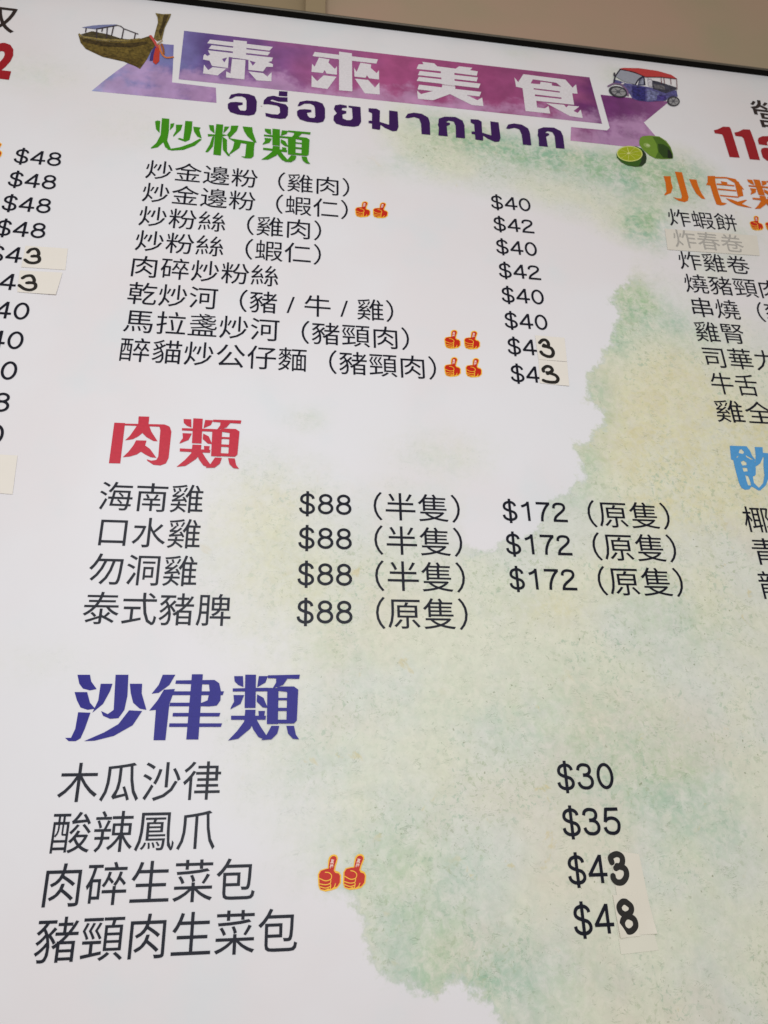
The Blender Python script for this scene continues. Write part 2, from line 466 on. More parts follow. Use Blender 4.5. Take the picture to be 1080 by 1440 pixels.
    wt = mix(mr(noise(5.5, 5, 0.55), 0.52, 0.7, 0., 0.5), wt, lin(222, 229, 232))
    c = mix(mask, wt, c)
    # a few specks of dirt
    v = N('ShaderNodeTexVoronoi'); v.inputs['Scale'].default_value = 9; L(tc.outputs['Object'], v.inputs['Vector'])
    sp = math_('MULTIPLY', mr(v.outputs['Distance'], 0.012, 0.022, 0.55, 0.0), mr(noise(3, 1), 0.52, 0.54, 0., 1.))
    c = mix(sp, c, lin(120, 105, 95))
    L(c, b.inputs['Base Color'])
    laminate(nt, b, N, L)
    return m
sheet = link('printed_sheet', wash_sheet(), sheet_material(), board)
BACK = simple('board_backing', (0.35, 0.35, 0.34), 0.6)
box('backing_panel', -0.72, 1.22, 0.002, 0.03, -0.33, TOPZ, BACK, board)
BLACK = simple('frame_black', (0.0035, 0.003, 0.002), 0.7, spec=0.1)
LIP = simple('frame_edge_metal', (0.11, 0.098, 0.075), 0.4, 0.3)
box('frame_rail', -0.72, 1.22, -0.0115, 0.034, TOPZ, TOPZ + 0.006, BLACK, board)
box('frame_lip', -0.72, 1.22, -0.0145, -0.0118, TOPZ + 0.0004, TOPZ + 0.0052, LIP, board, bevel=0.0012)

# ------------------------------------------------------------------ printed lists
TXT = lin(18, 20, 34)
EM = 0.0484
LX = -0.2505
def line(name, s, x0, x1, z, em=EM, **k):
    return lettering(name, s, x0, x1, z, TXT, board, em=em, note=k.pop('note', name.replace('name', 'remark')), **k)

rows_a = [('炒金邊粉（雞肉）', .1065, 1.106), ('炒金邊粉（蝦仁）', .1035, 1.0515), ('炒粉絲（雞肉）', .0565, .997), ('炒粉絲（蝦仁）', .0565, .9425),
          ('肉碎炒粉絲', -.014, .8875), ('乾炒河（豬 / 牛 / 雞）', .1785, .832), ('馬拉盞炒河（豬頸肉）', .203, .777), ('醉貓炒公仔麵（豬頸肉）', .2455, .722)]
for s, x1, z in rows_a:
    line('dish_name', s, LX, x1, z)
def price(s, x0, x1, z):
    return numerals('price', s, x0, x1, z, TXT, board)
for s, z in (('$40', 1.1045), ('$42', 1.0505), ('$40', .996), ('$42', .941), ('$40', .886), ('$40', .831)):
    price(s, .3705, .4475, z)
price('$4', .3705, .4215, .7765); price('$4', .3705, .4215, .7215)
for s, x1, z in (('海南雞', -.1075, .4715), ('口水雞', -.1075, .4175), ('勿洞雞', -.108, .3625), ('泰式豬脾', -.0595, .308)):
    line('dish_name', s, -.2495 if s[0] != '口' else -.2425, x1, z)
for k, z in enumerate((.4705, .4165, .362, .3075)):
    price('$88', .0285, .105, z)
    line('portion_note', '（半隻）' if k < 3 else '（原隻）', .1375, .2675, z)
for z in (.4705, .4165, .362):
    price('$172', .333, .4345, z)
    line('portion_note', '（原隻）', .468, .6015, z)
for s, x0, x1, z in (('木瓜沙律', -.249, -.0595, .091), ('酸辣鳳爪', -.249, -.062, .036), ('肉碎生菜包', -.2485, -.013, -.019), ('豬頸肉生菜包', -.2495, .0375, -.0735)):
    line('dish_name', s, x0, x1, z)
price('$30', .3705, .4485, .0895); price('$35', .3705, .4485, .0345)
price('$4', .3705, .422, -.0205); price('$4', .3705, .422, -.0755)
# snacks column
for s, fit, x0, x1, z in (('炸蝦餅', 0, .7235, .8655, 1.108), ('炸雞卷', 0, .7235, .8655, 1.0005), ('燒豬頸肉', 3, .7235, .868, .946),
                          ('串燒（豬', 2, None, None, .891), ('雞腎', 0, None, None, .8365), ('司華力腸', 2, None, None, .7815), ('牛舌', 0, None, None, .7265),
                          ('雞全翼', 1, None, None, .671)):
    if x0 is None:
        x0, x1 = {'串': (at(973, 433)[0], at(1039.2, 437)[0]), '雞腎': (at(977.6, 467)[0], at(1046.2, 471)[0]), '司': (at(989.5, 503)[0], at(1057.7, 507)[0]),
                  '牛': (at(1000, 539.4)[0], at(1065, 543)[0]), '雞全': (at(1005.6, 577)[0], at(1045, 579)[0])}[s[:2] if s[:1] == '雞' else s[:1]]
    line('dish_name', s, x0, x1, z, fit=fit or None)
for s, p, q in (('椰', (1045.5, 729.4), (1088, 732)), ('青', (1058, 774.6), (1101, 777)), ('龍', (1067.7, 822), (1112, 824))):
    a, b2 = at(*p), at(*q)
    line('drink_name', s, a[0], a[0] + .0452, (a[1] + b2[1]) / 2)
# prices of the column at the left edge of the picture
def lp(s, xr, y, z=None, n=3):
    xx, zz = at(xr, y); wd = {3: .0768, 2: .0515}[n]
    price(s, xx - wd, xx, zz)
for k, (s, xr, y) in enumerate((('$48', 86.7, 225.0), ('$48', 79.6, 257.3), ('$48', 72.2, 290.6), ('$48', 64.8, 325.3))): lp(s, xr, y)
for xr, y in ((31.6, 359.4), (23.2, 397.3)): lp('$4', xr, y, n=2)
for s, xr, y in (('$40', 41.6, 438.5), ('$40', 33.3, 479.5), ('$40', 24.4, 522), ('$48', 14.4, 566.5), ('$40', 5.6, 611.5)): lp(s, xr, y)

DARKRED = lin(158, 20, 34)
# opening-hours lettering cut by the edges of the picture
DBR = lin(42, 30, 30)
x, z = at(23.9, 29)
lettering('notice_lettering', '取', x - .085, x, z, DBR, board, em=.088, offset=.003)
lettering('notice_lettering', '營', .9805, 1.07, 1.4385, DBR, board, em=.092, offset=.006)
pr = Print()
v = view(12, 1000, 120)
pr.poly([v(*p) for p in [(45, 760), (110, 745), (200, 700), (310, 705), (330, 740), (390, 930), (480, 1225), (310, 1212), (200, 860), (180, 830), (60, 812)]], DARKRED)
pr.poly([v(*p) for p in [(390, 800), (455, 788), (540, 745), (650, 750), (670, 790), (740, 980), (822, 1265), (650, 1250), (545, 900), (515, 870), (410, 858)]], DARKRED)
ax, az = v(775, 1245)
pr.poly([v(*p) for p in [(785, 930), (800, 890), (860, 862), (980, 860), (1100, 880), (1180, 960), (1230, 1280), (1120, 1275), (1095, 1250), (1040, 1285), (940, 1275), (870, 1220),
                          (838, 1110), (850, 1070), (900, 1055), (1050, 1065), (1030, 970), (1000, 950), (950, 950), (940, 985), (960, 1020), (805, 1000)]], DARKRED,
        holes=[[v(*p) for p in [(985, 1130), (1060, 1135), (1075, 1190), (1010, 1180)]]])
tag(pr.build('opening_hours', board), 'dark red bold 11a at the right edge of the board')
lettering('opening_hours', '2', at(-14, 85)[0], at(20, 85)[0], at(8, 86)[1], DARKRED, board, height=.098, offset=.045)

# ------------------------------------------------------------------ section headings
def heading(color, glyphs, label=None, name='heading'):
    pr = Print()
    for vw, polys in glyphs:
        for p in polys:
            if isinstance(p, dict):
                pr.poly([vw(*q) for q in p['o']], color, [[vw(*q) for q in h] for h in p['h']])
            else:
                pr.poly([vw(*q) for q in p], color)
    o = pr.build(name, board)
    if label: o['label'] = label
    return o

LEI = [[(748, 48), (785, 48), (787, 94), (765, 85), (750, 70)], [(795, 42), (840, 42), (838, 182), (792, 182)], [(852, 48), (890, 48), (880, 75), (845, 95)],
       [(742, 100), (890, 97), (890, 112), (742, 113)], [(745, 128), (790, 128), (775, 165), (732, 188), (735, 178), (748, 155)],
       [(845, 125), (872, 140), (882, 165), (890, 182), (868, 180), (843, 155)], [(735, 215), (882, 215), (880, 232), (735, 232)],
       [(795, 190), (838, 190), (835, 235), (815, 270), (765, 312), (722, 320), (760, 280), (790, 240)],
       [(836, 220), (860, 262), (885, 300), (868, 312), (850, 305), (828, 272), (818, 245)], [(850, 195), (878, 195), (875, 215), (852, 215)],
       [(890, 45), (1025, 42), (1022, 60), (890, 57)], [(925, 55), (975, 55), (955, 85), (910, 100), (925, 75)],
       [(888, 98), (935, 98), (932, 250), (886, 250)], [(930, 92), (1000, 92), (1018, 105), (1015, 120), (930, 110)],
       [(972, 100), (1018, 105), (1012, 235), (1000, 248), (968, 248)], [(930, 140), (975, 140), (975, 150), (930, 150)],
       [(930, 182), (975, 182), (975, 195), (930, 195)], [(930, 232), (975, 232), (970, 248), (930, 248)],
       [(905, 258), (938, 258), (930, 290), (905, 315), (862, 318), (885, 295)], [(968, 258), (1000, 258), (1008, 295), (1022, 315), (995, 312), (975, 290)]]
V7 = view(3, 80, 935)
def lei_at(dx, dz):
    return (lambda x, y: (V7(x, y)[0] + dx, V7(x, y)[1] + dz), LEI)
V4 = view(4.32, 200, 160)
CHAO = [[(78, 48), (92, 42), (110, 45), (105, 118), (84, 95)],
        [(120, 28), (165, 32), (162, 110), (152, 165), (175, 215), (165, 222), (140, 205), (128, 175), (95, 205), (55, 213), (52, 208), (85, 180), (112, 130)],
        [(172, 62), (196, 58), (190, 80), (168, 102)], [(205, 68), (245, 68), (235, 100), (190, 142), (188, 132), (205, 105)],
        [(262, 45), (305, 48), (302, 100), (288, 160), (262, 172), (215, 155), (225, 148), (250, 155)], [(310, 80), (355, 85), (347, 100), (362, 152), (335, 140), (315, 110)],
        [(350, 153), (300, 180), (230, 205), (150, 218), (180, 225), (250, 221), (320, 195), (362, 158)]]
FEN = [[(405, 70), (435, 72), (440, 122), (412, 100)], [(398, 125), (445, 128), (442, 137), (400, 140)], [(450, 65), (492, 68), (485, 155), (478, 255), (432, 250), (440, 150)],
       [(500, 80), (530, 80), (515, 100), (492, 122)], [(486, 126), (520, 132), (486, 139)], [(440, 135), (430, 200), (400, 235), (383, 235), (410, 190), (425, 145)],
       [(487, 140), (515, 160), (515, 230), (535, 260), (520, 258), (490, 220)], [(540, 75), (585, 75), (575, 105), (530, 152), (515, 130), (535, 105)],
       [(610, 80), (668, 85), (672, 115), (695, 178), (680, 175), (640, 140), (620, 110)],
       [(522, 150), (685, 176), (680, 200), (677, 260), (662, 273), (625, 272), (600, 262), (625, 262), (633, 185), (600, 180), (590, 210), (520, 258), (550, 215), (560, 172)]]
SHA = [[(87, 42), (140, 42), (145, 70), (168, 102), (140, 108), (110, 100), (95, 80)], [(75, 115), (128, 115), (140, 160), (162, 185), (130, 190), (100, 180), (85, 150)],
       [(90, 200), (142, 202), (118, 270), (100, 310), (80, 322), (50, 322), (35, 308), (60, 308), (78, 270)], [(185, 80), (235, 80), (225, 110), (195, 165), (150, 202), (175, 150)],
       [(248, 42), (302, 42), (298, 130), (285, 190), (260, 225), (225, 228), (195, 215), (187, 195), (215, 208), (240, 190)],
       [(308, 80), (360, 80), (358, 120), (378, 190), (350, 185), (322, 160), (312, 120)], [(305, 192), (360, 195), (320, 255), (240, 300), (160, 320), (115, 322), (200, 285), (260, 250)]]
LV = [[(447, 42), (500, 42), (475, 85), (430, 118), (400, 122), (430, 85)], [(452, 105), (498, 102), (475, 165), (458, 318), (408, 318), (418, 190), (390, 193), (425, 150)],
      [(570, 40), (616, 40), (597, 315), (546, 315)], [(503, 66), (660, 64), (680, 75), (640, 83), (500, 80)], [(480, 112), (705, 112), (700, 128), (485, 128)],
      [(478, 160), (650, 160), (650, 175), (475, 175)], [(490, 203), (690, 203), (685, 218), (488, 218)], [(475, 247), (697, 247), (692, 262), (473, 262)],
      [(640, 66), (665, 64), (685, 78), (692, 110), (690, 150), (675, 172), (640, 176), (608, 174), (612, 160), (636, 150), (645, 110)]]
ROU = [[(107, 75), (185, 78), (150, 370), (68, 368)], [(180, 82), (470, 88), (500, 100), (500, 115), (440, 105), (180, 95)],
       [(430, 90), (480, 92), (508, 105), (520, 140), (500, 330), (480, 370), (440, 385), (390, 380), (345, 350), (342, 340), (375, 350), (410, 345), (425, 320), (440, 130)],
       [(283, 30), (360, 32), (355, 85), (375, 140), (420, 210), (390, 208), (340, 180), (310, 150), (280, 175), (240, 195), (185, 203), (220, 170), (262, 110), (280, 80)],
       [(265, 203), (340, 205), (330, 240), (365, 265), (412, 330), (370, 325), (330, 305), (300, 285), (270, 305), (220, 320), (168, 325), (210, 285), (245, 240)]]
V5 = view(5.143, 140, 580)
V8 = view(6.75, 920, 230)
XIAO = [[(88, 122), (155, 122), (158, 170), (175, 230), (160, 280), (100, 305), (95, 295), (115, 270), (105, 180)],
        [(195, 78), (262, 85), (300, 230), (325, 320), (318, 355), (285, 368), (230, 355), (175, 320), (215, 330), (255, 335), (262, 310), (225, 180)],
        [(330, 150), (400, 155), (415, 210), (445, 280), (485, 340), (450, 335), (400, 290), (360, 220)]]
SHI = [[(505, 120), (575, 120), (580, 180), (610, 290), (640, 370), (690, 380), (665, 395), (630, 400), (590, 390), (560, 310), (530, 210), (490, 205), (505, 180)],
       [(560, 128), (680, 130), (770, 150), (830, 220), (850, 250), (825, 245), (760, 185), (690, 145), (565, 142)],
       [(755, 165), (800, 175), (835, 260), (845, 310), (795, 320), (780, 260), (765, 200)], [(630, 170), (690, 180), (695, 205), (640, 200)],
       [(590, 190), (758, 207), (760, 220), (592, 204)], [(600, 238), (775, 255), (778, 268), (602, 252)], [(620, 300), (800, 316), (802, 328), (625, 312)],
       [(675, 330), (735, 345), (790, 365), (865, 346), (880, 350), (830, 385), (930, 425), (860, 415), (790, 400), (720, 365)]]
V9 = view(5.76, 1000, 610)
YIN = [dict(o=[(150, 98), (285, 102), (315, 140), (330, 178), (358, 212), (352, 228), (360, 250), (360, 330), (352, 342), (336, 348), (346, 400), (372, 425), (392, 445), (385, 462), (345, 437), (325, 428), (310, 450), (275, 455), (245, 440), (225, 400), (200, 310), (178, 215), (160, 208), (155, 150)],
            h=[[(228, 132), (245, 125), (268, 150), (255, 165), (222, 157)], [(198, 196), (220, 176), (216, 192)], [(238, 228), (262, 218), (285, 235), (286, 255), (250, 258)],
               [(252, 275), (290, 278), (296, 305), (262, 308)], [(275, 335), (300, 345), (318, 395), (322, 420), (298, 418), (285, 380)], [(276, 172), (320, 198), (345, 210), (318, 208), (285, 190)]]),
       [(352, 108), (415, 110), (418, 155), (500, 162), (500, 190), (418, 190), (397, 240), (365, 264), (355, 250), (360, 180)],
       [(425, 190), (520, 190), (480, 320), (440, 420), (395, 462), (378, 447), (400, 425), (420, 400), (430, 340), (422, 250)]]
x7, z7 = V7(722, 320); 
LEI_W = V7(1025, 42)[0] - x7
heading(lin(62, 142, 18), [(V4, CHAO), (V4, FEN), lei_at(0, 1.155 - .1385)], 'green heading over the noodle list')
heading(lin(200, 52, 70), [(V5, ROU), lei_at(-.1487 + .0534, .5215 - .138)], 'red heading over the meat list')
heading(lin(38, 32, 134), [(V7, SHA), (V7, LV), lei_at(0, 0)], 'blue-violet heading over the salad list')
heading(lin(212, 106, 16), [(V8, XIAO), (V8, SHI), lei_at(.9187 + .0534 - .004, 1.151 - .138)], 'orange heading over the snack list')
heading(lin(84, 156, 212), [(V9, YIN)], 'light blue heading over the drinks list')

# ------------------------------------------------------------------ ribbon banner
def ribbon_material():
    m, nt, b, N, L = nodes('ribbon_watercolour')
    tc = N('ShaderNodeTexCoord'); sp = N('ShaderNodeSeparateXYZ'); L(tc.outputs['Object'], sp.inputs[0])
    n = N('ShaderNodeTexNoise'); n.inputs['Scale'].default_value = 9; n.inputs['Detail'].default_value = 6; n.inputs['Distortion'].default_value = .6
    L(tc.outputs['Object'], n.inputs['Vector'])
    ma = N('ShaderNodeMath'); ma.operation = 'MULTIPLY_ADD'; ma.inputs[1].default_value = 0.22; ma.inputs[2].default_value = -0.11
    L(n.outputs['Fac'], ma.inputs[0])
    ad = N('ShaderNodeMath'); L(sp.outputs[0], ad.inputs[0]); L(ma.outputs[0], ad.inputs[1])
    mr = N('ShaderNodeMapRange'); mr.inputs[1].default_value = -0.40; mr.inputs[2].default_value = 0.80
    L(ad.outputs[0], mr.inputs[0])
    r = N('ShaderNodeValToRGB'); L(mr.outputs[0], r.inputs[0])
    cr = r.color_ramp
    stops = [(0.0, (150, 170, 212)), (0.06, (126, 140, 192)), (0.14, (122, 116, 174)), (0.20, (98, 76, 140)), (0.27, (122, 82, 142)), (0.36, (158, 92, 146)),
             (0.50, (172, 84, 134)), (0.66, (156, 72, 122)), (0.80, (154, 80, 128)), (0.845, (112, 50, 112)), (0.90, (118, 58, 118)), (0.97, (138, 82, 134)), (1.0, (150, 92, 146))]
    cr.elements[0].position = 0; cr.elements[0].color = (*lin(*stops[0][1]), 1)
    cr.elements[1].position = 1; cr.elements[1].color = (*lin(*stops[-1][1]), 1)
    for p, c in stops[1:-1]:
        e = cr.elements.new(p); e.color = (*lin(*c), 1)
    # lighter bloom along the lower part, cloud edges
    n2 = N('ShaderNodeTexNoise'); n2.inputs['Scale'].default_value = 16; n2.inputs['Detail'].default_value = 7; n2.inputs['Roughness'].default_value = .6
    L(tc.outputs['Object'], n2.inputs['Vector'])
    zz = N('ShaderNodeMapRange'); zz.inputs[1].default_value = 1.43; zz.inputs[2].default_value = 1.355; zz.inputs[3].default_value = -.12; zz.inputs[4].default_value = .26
    L(sp.outputs[2], zz.inputs[0])
    s2 = N('ShaderNodeMath'); L(n2.outputs['Fac'], s2.inputs[0]); L(zz.outputs[0], s2.inputs[1])
    f2 = N('ShaderNodeMapRange'); f2.interpolation_type = 'SMOOTHSTEP'; f2.inputs[1].default_value = .55; f2.inputs[2].default_value = .78; f2.inputs[4].default_value = .62
    L(s2.outputs[0], f2.inputs[0])
    mx = N('ShaderNodeMix'); mx.data_type = 'RGBA'; L(f2.outputs[0], mx.inputs[0]); L(r.outputs[0], mx.inputs[6]); mx.inputs[7].default_value = (*lin(205, 165, 205), 1)
    n3 = N('ShaderNodeTexNoise'); n3.inputs['Scale'].default_value = 30; n3.inputs['Detail'].default_value = 5; L(tc.outputs['Object'], n3.inputs['Vector'])
    m3 = N('ShaderNodeMapRange'); m3.inputs[1].default_value = .35; m3.inputs[2].default_value = .65; m3.inputs[3].default_value = .86; m3.inputs[4].default_value = 1.12; L(n3.outputs['Fac'], m3.inputs[0])
    sc = N('ShaderNodeVectorMath'); sc.operation = 'SCALE'; L(mx.outputs[2], sc.inputs[0]); L(m3.outputs[0], sc.inputs['Scale'])
    L(sc.outputs[0], b.inputs['Base Color'])
    laminate(nt, b, N, L)
    return m
RIB = ribbon_material()
pr = Print(depth=0.0003)
pr.poly(px([(258.9, 43.4), (251.2, 111.6), (846.7, 174.2), (828.9, 108.9)]), (1, 1, 1))
tag(pr.build('ribbon_banner', board, RIB), 'purple and magenta middle of the ribbon')
pr = Print(depth=0.0003)
pr.poly(px([(129, 128), (147, 113), (163.7, 100.4), (178.5, 90), (205, 66), (227.4, 61.9), (244.4, 63.3), (243, 97.4), (241.9, 116), (303.6, 123.5), (304.4, 144.8)]), (1, 1, 1))
tag(pr.build('ribbon_tail', board, RIB), 'blue left end of the ribbon')
pr = Print(depth=0.0003)
pr.poly(px([(844.4, 133.3), (870, 136), (941, 143), (905.3, 172.4), (929, 200), (921, 204), (887, 207), (802.2, 197.8), (803, 178.7), (853.3, 183.5), (857.5, 180)]), (1, 1, 1))
tag(pr.build('ribbon_tail', board, RIB), 'dark purple notched right end of the ribbon')

WH = lin(226, 222, 226)
VT1, VT2, VT3, VT4 = view(8.308, 270, 45), view(8.308, 425, 60), view(8.308, 575, 75), view(8.308, 710, 90)
TAI = [[(485, 97), (642, 112), (628, 318), (475, 305)], [(210, 92), (945, 178), (905, 222), (178, 135)], [(228, 158), (915, 238), (885, 278), (195, 200)],
       dict(o=[(185, 218), (945, 303), (930, 345), (890, 355), (945, 380), (945, 412), (870, 410), (830, 465), (660, 447), (660, 330), (430, 295), (420, 425), (235, 400), (205, 340), (130, 325), (135, 280), (150, 262), (180, 285), (212, 268)],
            h=[[(350, 318), (412, 302), (378, 360)], [(672, 338), (745, 358), (710, 398)]]),
       [(140, 385), (190, 450), (240, 415), (400, 432), (300, 512), (130, 488)], [(468, 318), (625, 332), (612, 558), (398, 535), (400, 465), (450, 490)],
       [(660, 465), (830, 485), (880, 525), (930, 475), (928, 580), (755, 570)]]
LAI = [[(145, 112), (885, 198), (865, 248), (120, 160)], [(430, 108), (580, 128), (585, 572), (430, 560)],
       [(195, 178), (320, 200), (305, 235), (380, 310), (405, 280), (405, 378), (285, 365), (262, 325), (240, 358), (108, 345), (115, 250), (145, 285)],
       [(110, 385), (175, 455), (250, 385), (400, 402), (295, 545), (108, 520)],
       [(680, 238), (805, 258), (800, 300), (870, 360), (895, 325), (898, 435), (780, 420), (755, 385), (740, 415), (610, 400), (605, 295), (635, 345)],
       [(615, 425), (770, 440), (850, 530), (900, 470), (905, 610), (730, 595)]]
MEI = [[(155, 102), (295, 120), (330, 155), (545, 182), (585, 155), (740, 172), (715, 200), (805, 213), (792, 265), (530, 232), (370, 213), (90, 185), (112, 132), (170, 130)],
       [(370, 205), (530, 228), (535, 385), (385, 365)], [(125, 210), (805, 285), (790, 332), (105, 258)], [(115, 278), (835, 358), (815, 410), (90, 325)],
       [(118, 370), (385, 402), (390, 373), (540, 390), (542, 420), (845, 455), (822, 508), (672, 490), (800, 552), (855, 520), (870, 620), (735, 608), (480, 480), (280, 552), (105, 535), (95, 440), (140, 480), (280, 445), (100, 425)]]
SHI2 = [dict(o=[(215, 122), (705, 185), (790, 280), (830, 240), (848, 350), (785, 345), (808, 480), (365, 432), (375, 510), (465, 522), (510, 495), (528, 582), (240, 552), (205, 285), (130, 268), (110, 160), (155, 215)],
             h=[[(325, 182), (600, 222), (658, 270), (550, 255), (545, 228), (415, 210), (410, 240), (300, 230)], [(335, 285), (640, 322), (640, 338), (335, 300)], [(350, 358), (660, 395), (660, 412), (350, 378)]]),
        [(480, 460), (690, 480), (715, 510), (740, 488), (868, 500), (800, 552), (850, 575), (885, 535), (908, 635), (760, 612)]]
for vw, g in ((VT1, TAI), (VT2, LAI), (VT3, MEI), (VT4, SHI2)):
    heading(WH, [(vw, g)], name='title_character')

VA, VB = view(4.154, 310, 120), view(3.6, 560, 70)
O_ = [(48, 80), (62, 55), (105, 47), (165, 52), (200, 65), (213, 95), (210, 150), (198, 172), (165, 179), (100, 172), (58, 158), (43, 135), (43, 110), (58, 100), (90, 98), (130, 102), (130, 115), (102, 120), (108, 138), (118, 148), (145, 150), (152, 140), (152, 90), (145, 75), (125, 66), (90, 66), (62, 80)]
RO_ = [(250, 112), (254, 88), (275, 68), (310, 62), (345, 70), (392, 72), (392, 98), (340, 97), (300, 84), (290, 92), (345, 105), (380, 112), (396, 130), (394, 175), (380, 195), (350, 198), (300, 192), (265, 182), (262, 162), (300, 170), (335, 172), (348, 162), (346, 130), (330, 120), (280, 112)]
TONE = [(342, 35), (392, 38), (390, 66), (340, 63)]
YO_ = [(662, 140), (670, 118), (700, 113), (738, 120), (738, 133), (712, 134), (708, 146), (735, 152), (735, 165), (712, 172), (715, 195), (738, 205), (760, 205), (772, 195), (768, 135), (748, 130), (748, 120), (818, 128), (822, 215), (808, 238), (780, 244), (715, 238), (675, 225), (660, 205), (662, 180), (680, 165)]
MO_ = [(865, 135), (912, 138), (932, 150), (930, 215), (985, 232), (985, 148), (1035, 155), (1040, 245), (1030, 268), (1005, 270), (960, 250), (935, 232), (932, 262), (885, 255), (885, 225), (865, 222), (865, 208), (885, 208), (885, 165), (865, 155)]
AA_ = [(35, 345), (48, 325), (80, 320), (120, 326), (152, 345), (160, 370), (162, 432), (118, 428), (115, 375), (105, 350), (80, 342), (50, 348)]
KO_ = [(203, 372), (205, 350), (235, 340), (290, 342), (325, 360), (335, 385), (338, 450), (292, 446), (290, 385), (280, 365), (255, 360), (240, 368), (262, 372), (262, 380), (245, 388), (250, 440), (203, 435), (205, 395), (200, 380)]
def shift(vw, dx): return lambda x, y: (vw(x, y)[0] + dx, vw(x, y)[1])
PUR = lin(56, 20, 86)
heading(PUR, [(VA, [O_, RO_, TONE, YO_, MO_]), (shift(VA, .0083 + .1206), [O_]), (VB, [AA_, KO_]), (shift(VA, .3471 - .1443), [MO_]),
              (shift(VB, .4188 - .2163), [AA_]), (shift(VB, .4838 - .2817), [KO_])], 'dark purple Thai words under the ribbon', name='subtitle')

# ------------------------------------------------------------------ illustrations
vb = view(6.75, 100, 10)
def P_(vw, l): return [vw(*p) for p in l]
K6 = 0.0001 * 2.5      # rough metres per zoomed pixel in these two illustrations
pr = Print(depth=0.0008)
oli, dk, lt = lin(96, 80, 34), lin(62, 50, 24), lin(132, 116, 66)
pr.poly(P_(vb, [(68, 262), (85, 290), (300, 325), (520, 330), (640, 310), (740, 278), (790, 300), (800, 370), (760, 420), (720, 500), (655, 590), (610, 565), (500, 520), (300, 475), (140, 400), (90, 340)]), oli)
pr.poly(P_(vb, [(95, 300), (300, 335), (520, 350), (700, 330), (740, 345), (600, 385), (450, 385), (280, 372), (120, 335)]), dk)
pr.poly(P_(vb, [(150, 400), (300, 440), (480, 480), (600, 500), (700, 470), (655, 585), (610, 562), (500, 518), (300, 473)]), lin(84, 68, 28))
pr.poly(P_(vb, [(95, 262), (200, 232), (350, 262), (470, 300), (560, 312), (300, 305), (120, 280)]), lin(70, 62, 40))
pr.poly(P_(vb, [(66, 262), (85, 288), (300, 322), (520, 328), (640, 310), (660, 298), (520, 312), (300, 304), (110, 278), (80, 252)]), lt)
tag(pr.build('boat_hull', board, ART), 'painted brown wooden boat hull')
pr = Print(depth=0.0013)
pr.poly(P_(vb, [(800, 62), (870, 72), (950, 70), (940, 100), (890, 200), (865, 310), (820, 330), (785, 300), (805, 220), (825, 150), (820, 100)]), lin(110, 96, 52))
pr.poly(P_(vb, [(880, 80), (925, 85), (880, 210), (850, 295), (832, 240), (865, 160)]), lin(66, 54, 26))
pr.build('boat_prow', board, ART)
pr = Print(depth=0.0013)
blu = lin(92, 98, 140)
pr.poly(P_(vb, [(100, 198), (210, 180), (330, 172), (440, 170), (400, 184), (330, 194), (245, 214)]), lin(120, 126, 168))
pr.stroke(P_(vb, [(245, 212), (440, 178), (475, 188), (500, 210), (635, 260)]), 9 * K6, lin(60, 52, 60), smooth=False)
for a, b_ in (((145, 205), (138, 245)), ((245, 212), (242, 300)), ((300, 205), (292, 240)), ((345, 195), (338, 300)), ((405, 185), (385, 275)), ((500, 215), (482, 305)), ((612, 255), (600, 308))):
    pr.stroke([vb(*a), vb(*b_)], 9 * K6, lin(64, 54, 60), cap=False)
tag(pr.build('boat_canopy', board), 'painted blue canopy on thin posts')
pr = Print(depth=0.0016)
pr.poly(P_(vb, [(760, 440), (800, 370), (820, 375), (795, 440), (780, 510), (745, 515)]), lin(66, 52, 120))
pr.poly(P_(vb, [(800, 400), (830, 380), (842, 420), (838, 520), (805, 552), (778, 530), (785, 460)]), lin(190, 62, 48))
pr.stroke(P_(vb, [(755, 282), (795, 340), (820, 385)]), 22 * K6, lin(196, 80, 74))
pr.stroke(P_(vb, [(838, 370), (858, 440), (900, 485), (968, 482)]), 16 * K6, lin(206, 122, 70))
pr.stroke(P_(vb, [(860, 360), (875, 400), (880, 450)]), 16 * K6, lin(150, 90, 50))
pr.stroke(P_(vb, [(820, 360), (865, 325)]), 12 * K6, lin(180, 160, 130))
tag(pr.build('boat_scarf', board), 'painted red, blue and orange scarves on the prow')

vt = view(8.308, 840, 80)
def ell(vw, cx, cy, rx, ry, rot=0, n=28):
    r = math.radians(rot)
    return [vw(cx + rx * math.cos(a) * math.cos(r) - ry * math.sin(a) * math.sin(r), cy + rx * math.cos(a) * math.sin(r) + ry * math.sin(a) * math.cos(r))
            for a in (2 * math.pi * i / n for i in range(n))]
pr = Print(depth=0.0008)
pr.poly(P_(vt, [(185, 265), (250, 280), (330, 310), (560, 350), (800, 400), (925, 395), (935, 450), (940, 465), (830, 480), (800, 515), (600, 528), (480, 515), (410, 490), (380, 440), (340, 400), (300, 330), (190, 320)]), lin(84, 82, 134))
pr.poly(P_(vt, [(400, 345), (560, 358), (562, 522), (480, 512), (412, 480)]), lin(44, 42, 108))
pr.poly(P_(vt, [(580, 380), (720, 420), (700, 500), (580, 520)]), lin(108, 112, 152))
pr.poly(P_(vt, [(700, 450), (800, 455), (800, 510), (690, 512)]), lin(66, 54, 124))
pr.poly(P_(vt, [(620, 275), (700, 290), (920, 360), (925, 385), (800, 430), (650, 380)]), lin(56, 56, 72))
pr.poly(P_(vt, [(650, 320), (780, 345), (790, 390), (670, 370)]), lin(100, 98, 104))
pr.poly(P_(vt, [(582, 250), (635, 255), (640, 362), (592, 350)]), lin(184, 182, 190))
pr.poly(P_(vt, [(470, 335), (492, 262), (530, 232), (552, 250), (555, 335)]), lin(40, 44, 84))
pr.poly(P_(vt, [(482, 325), (502, 270), (528, 250), (538, 262), (538, 328)]), lin(126, 130, 148))
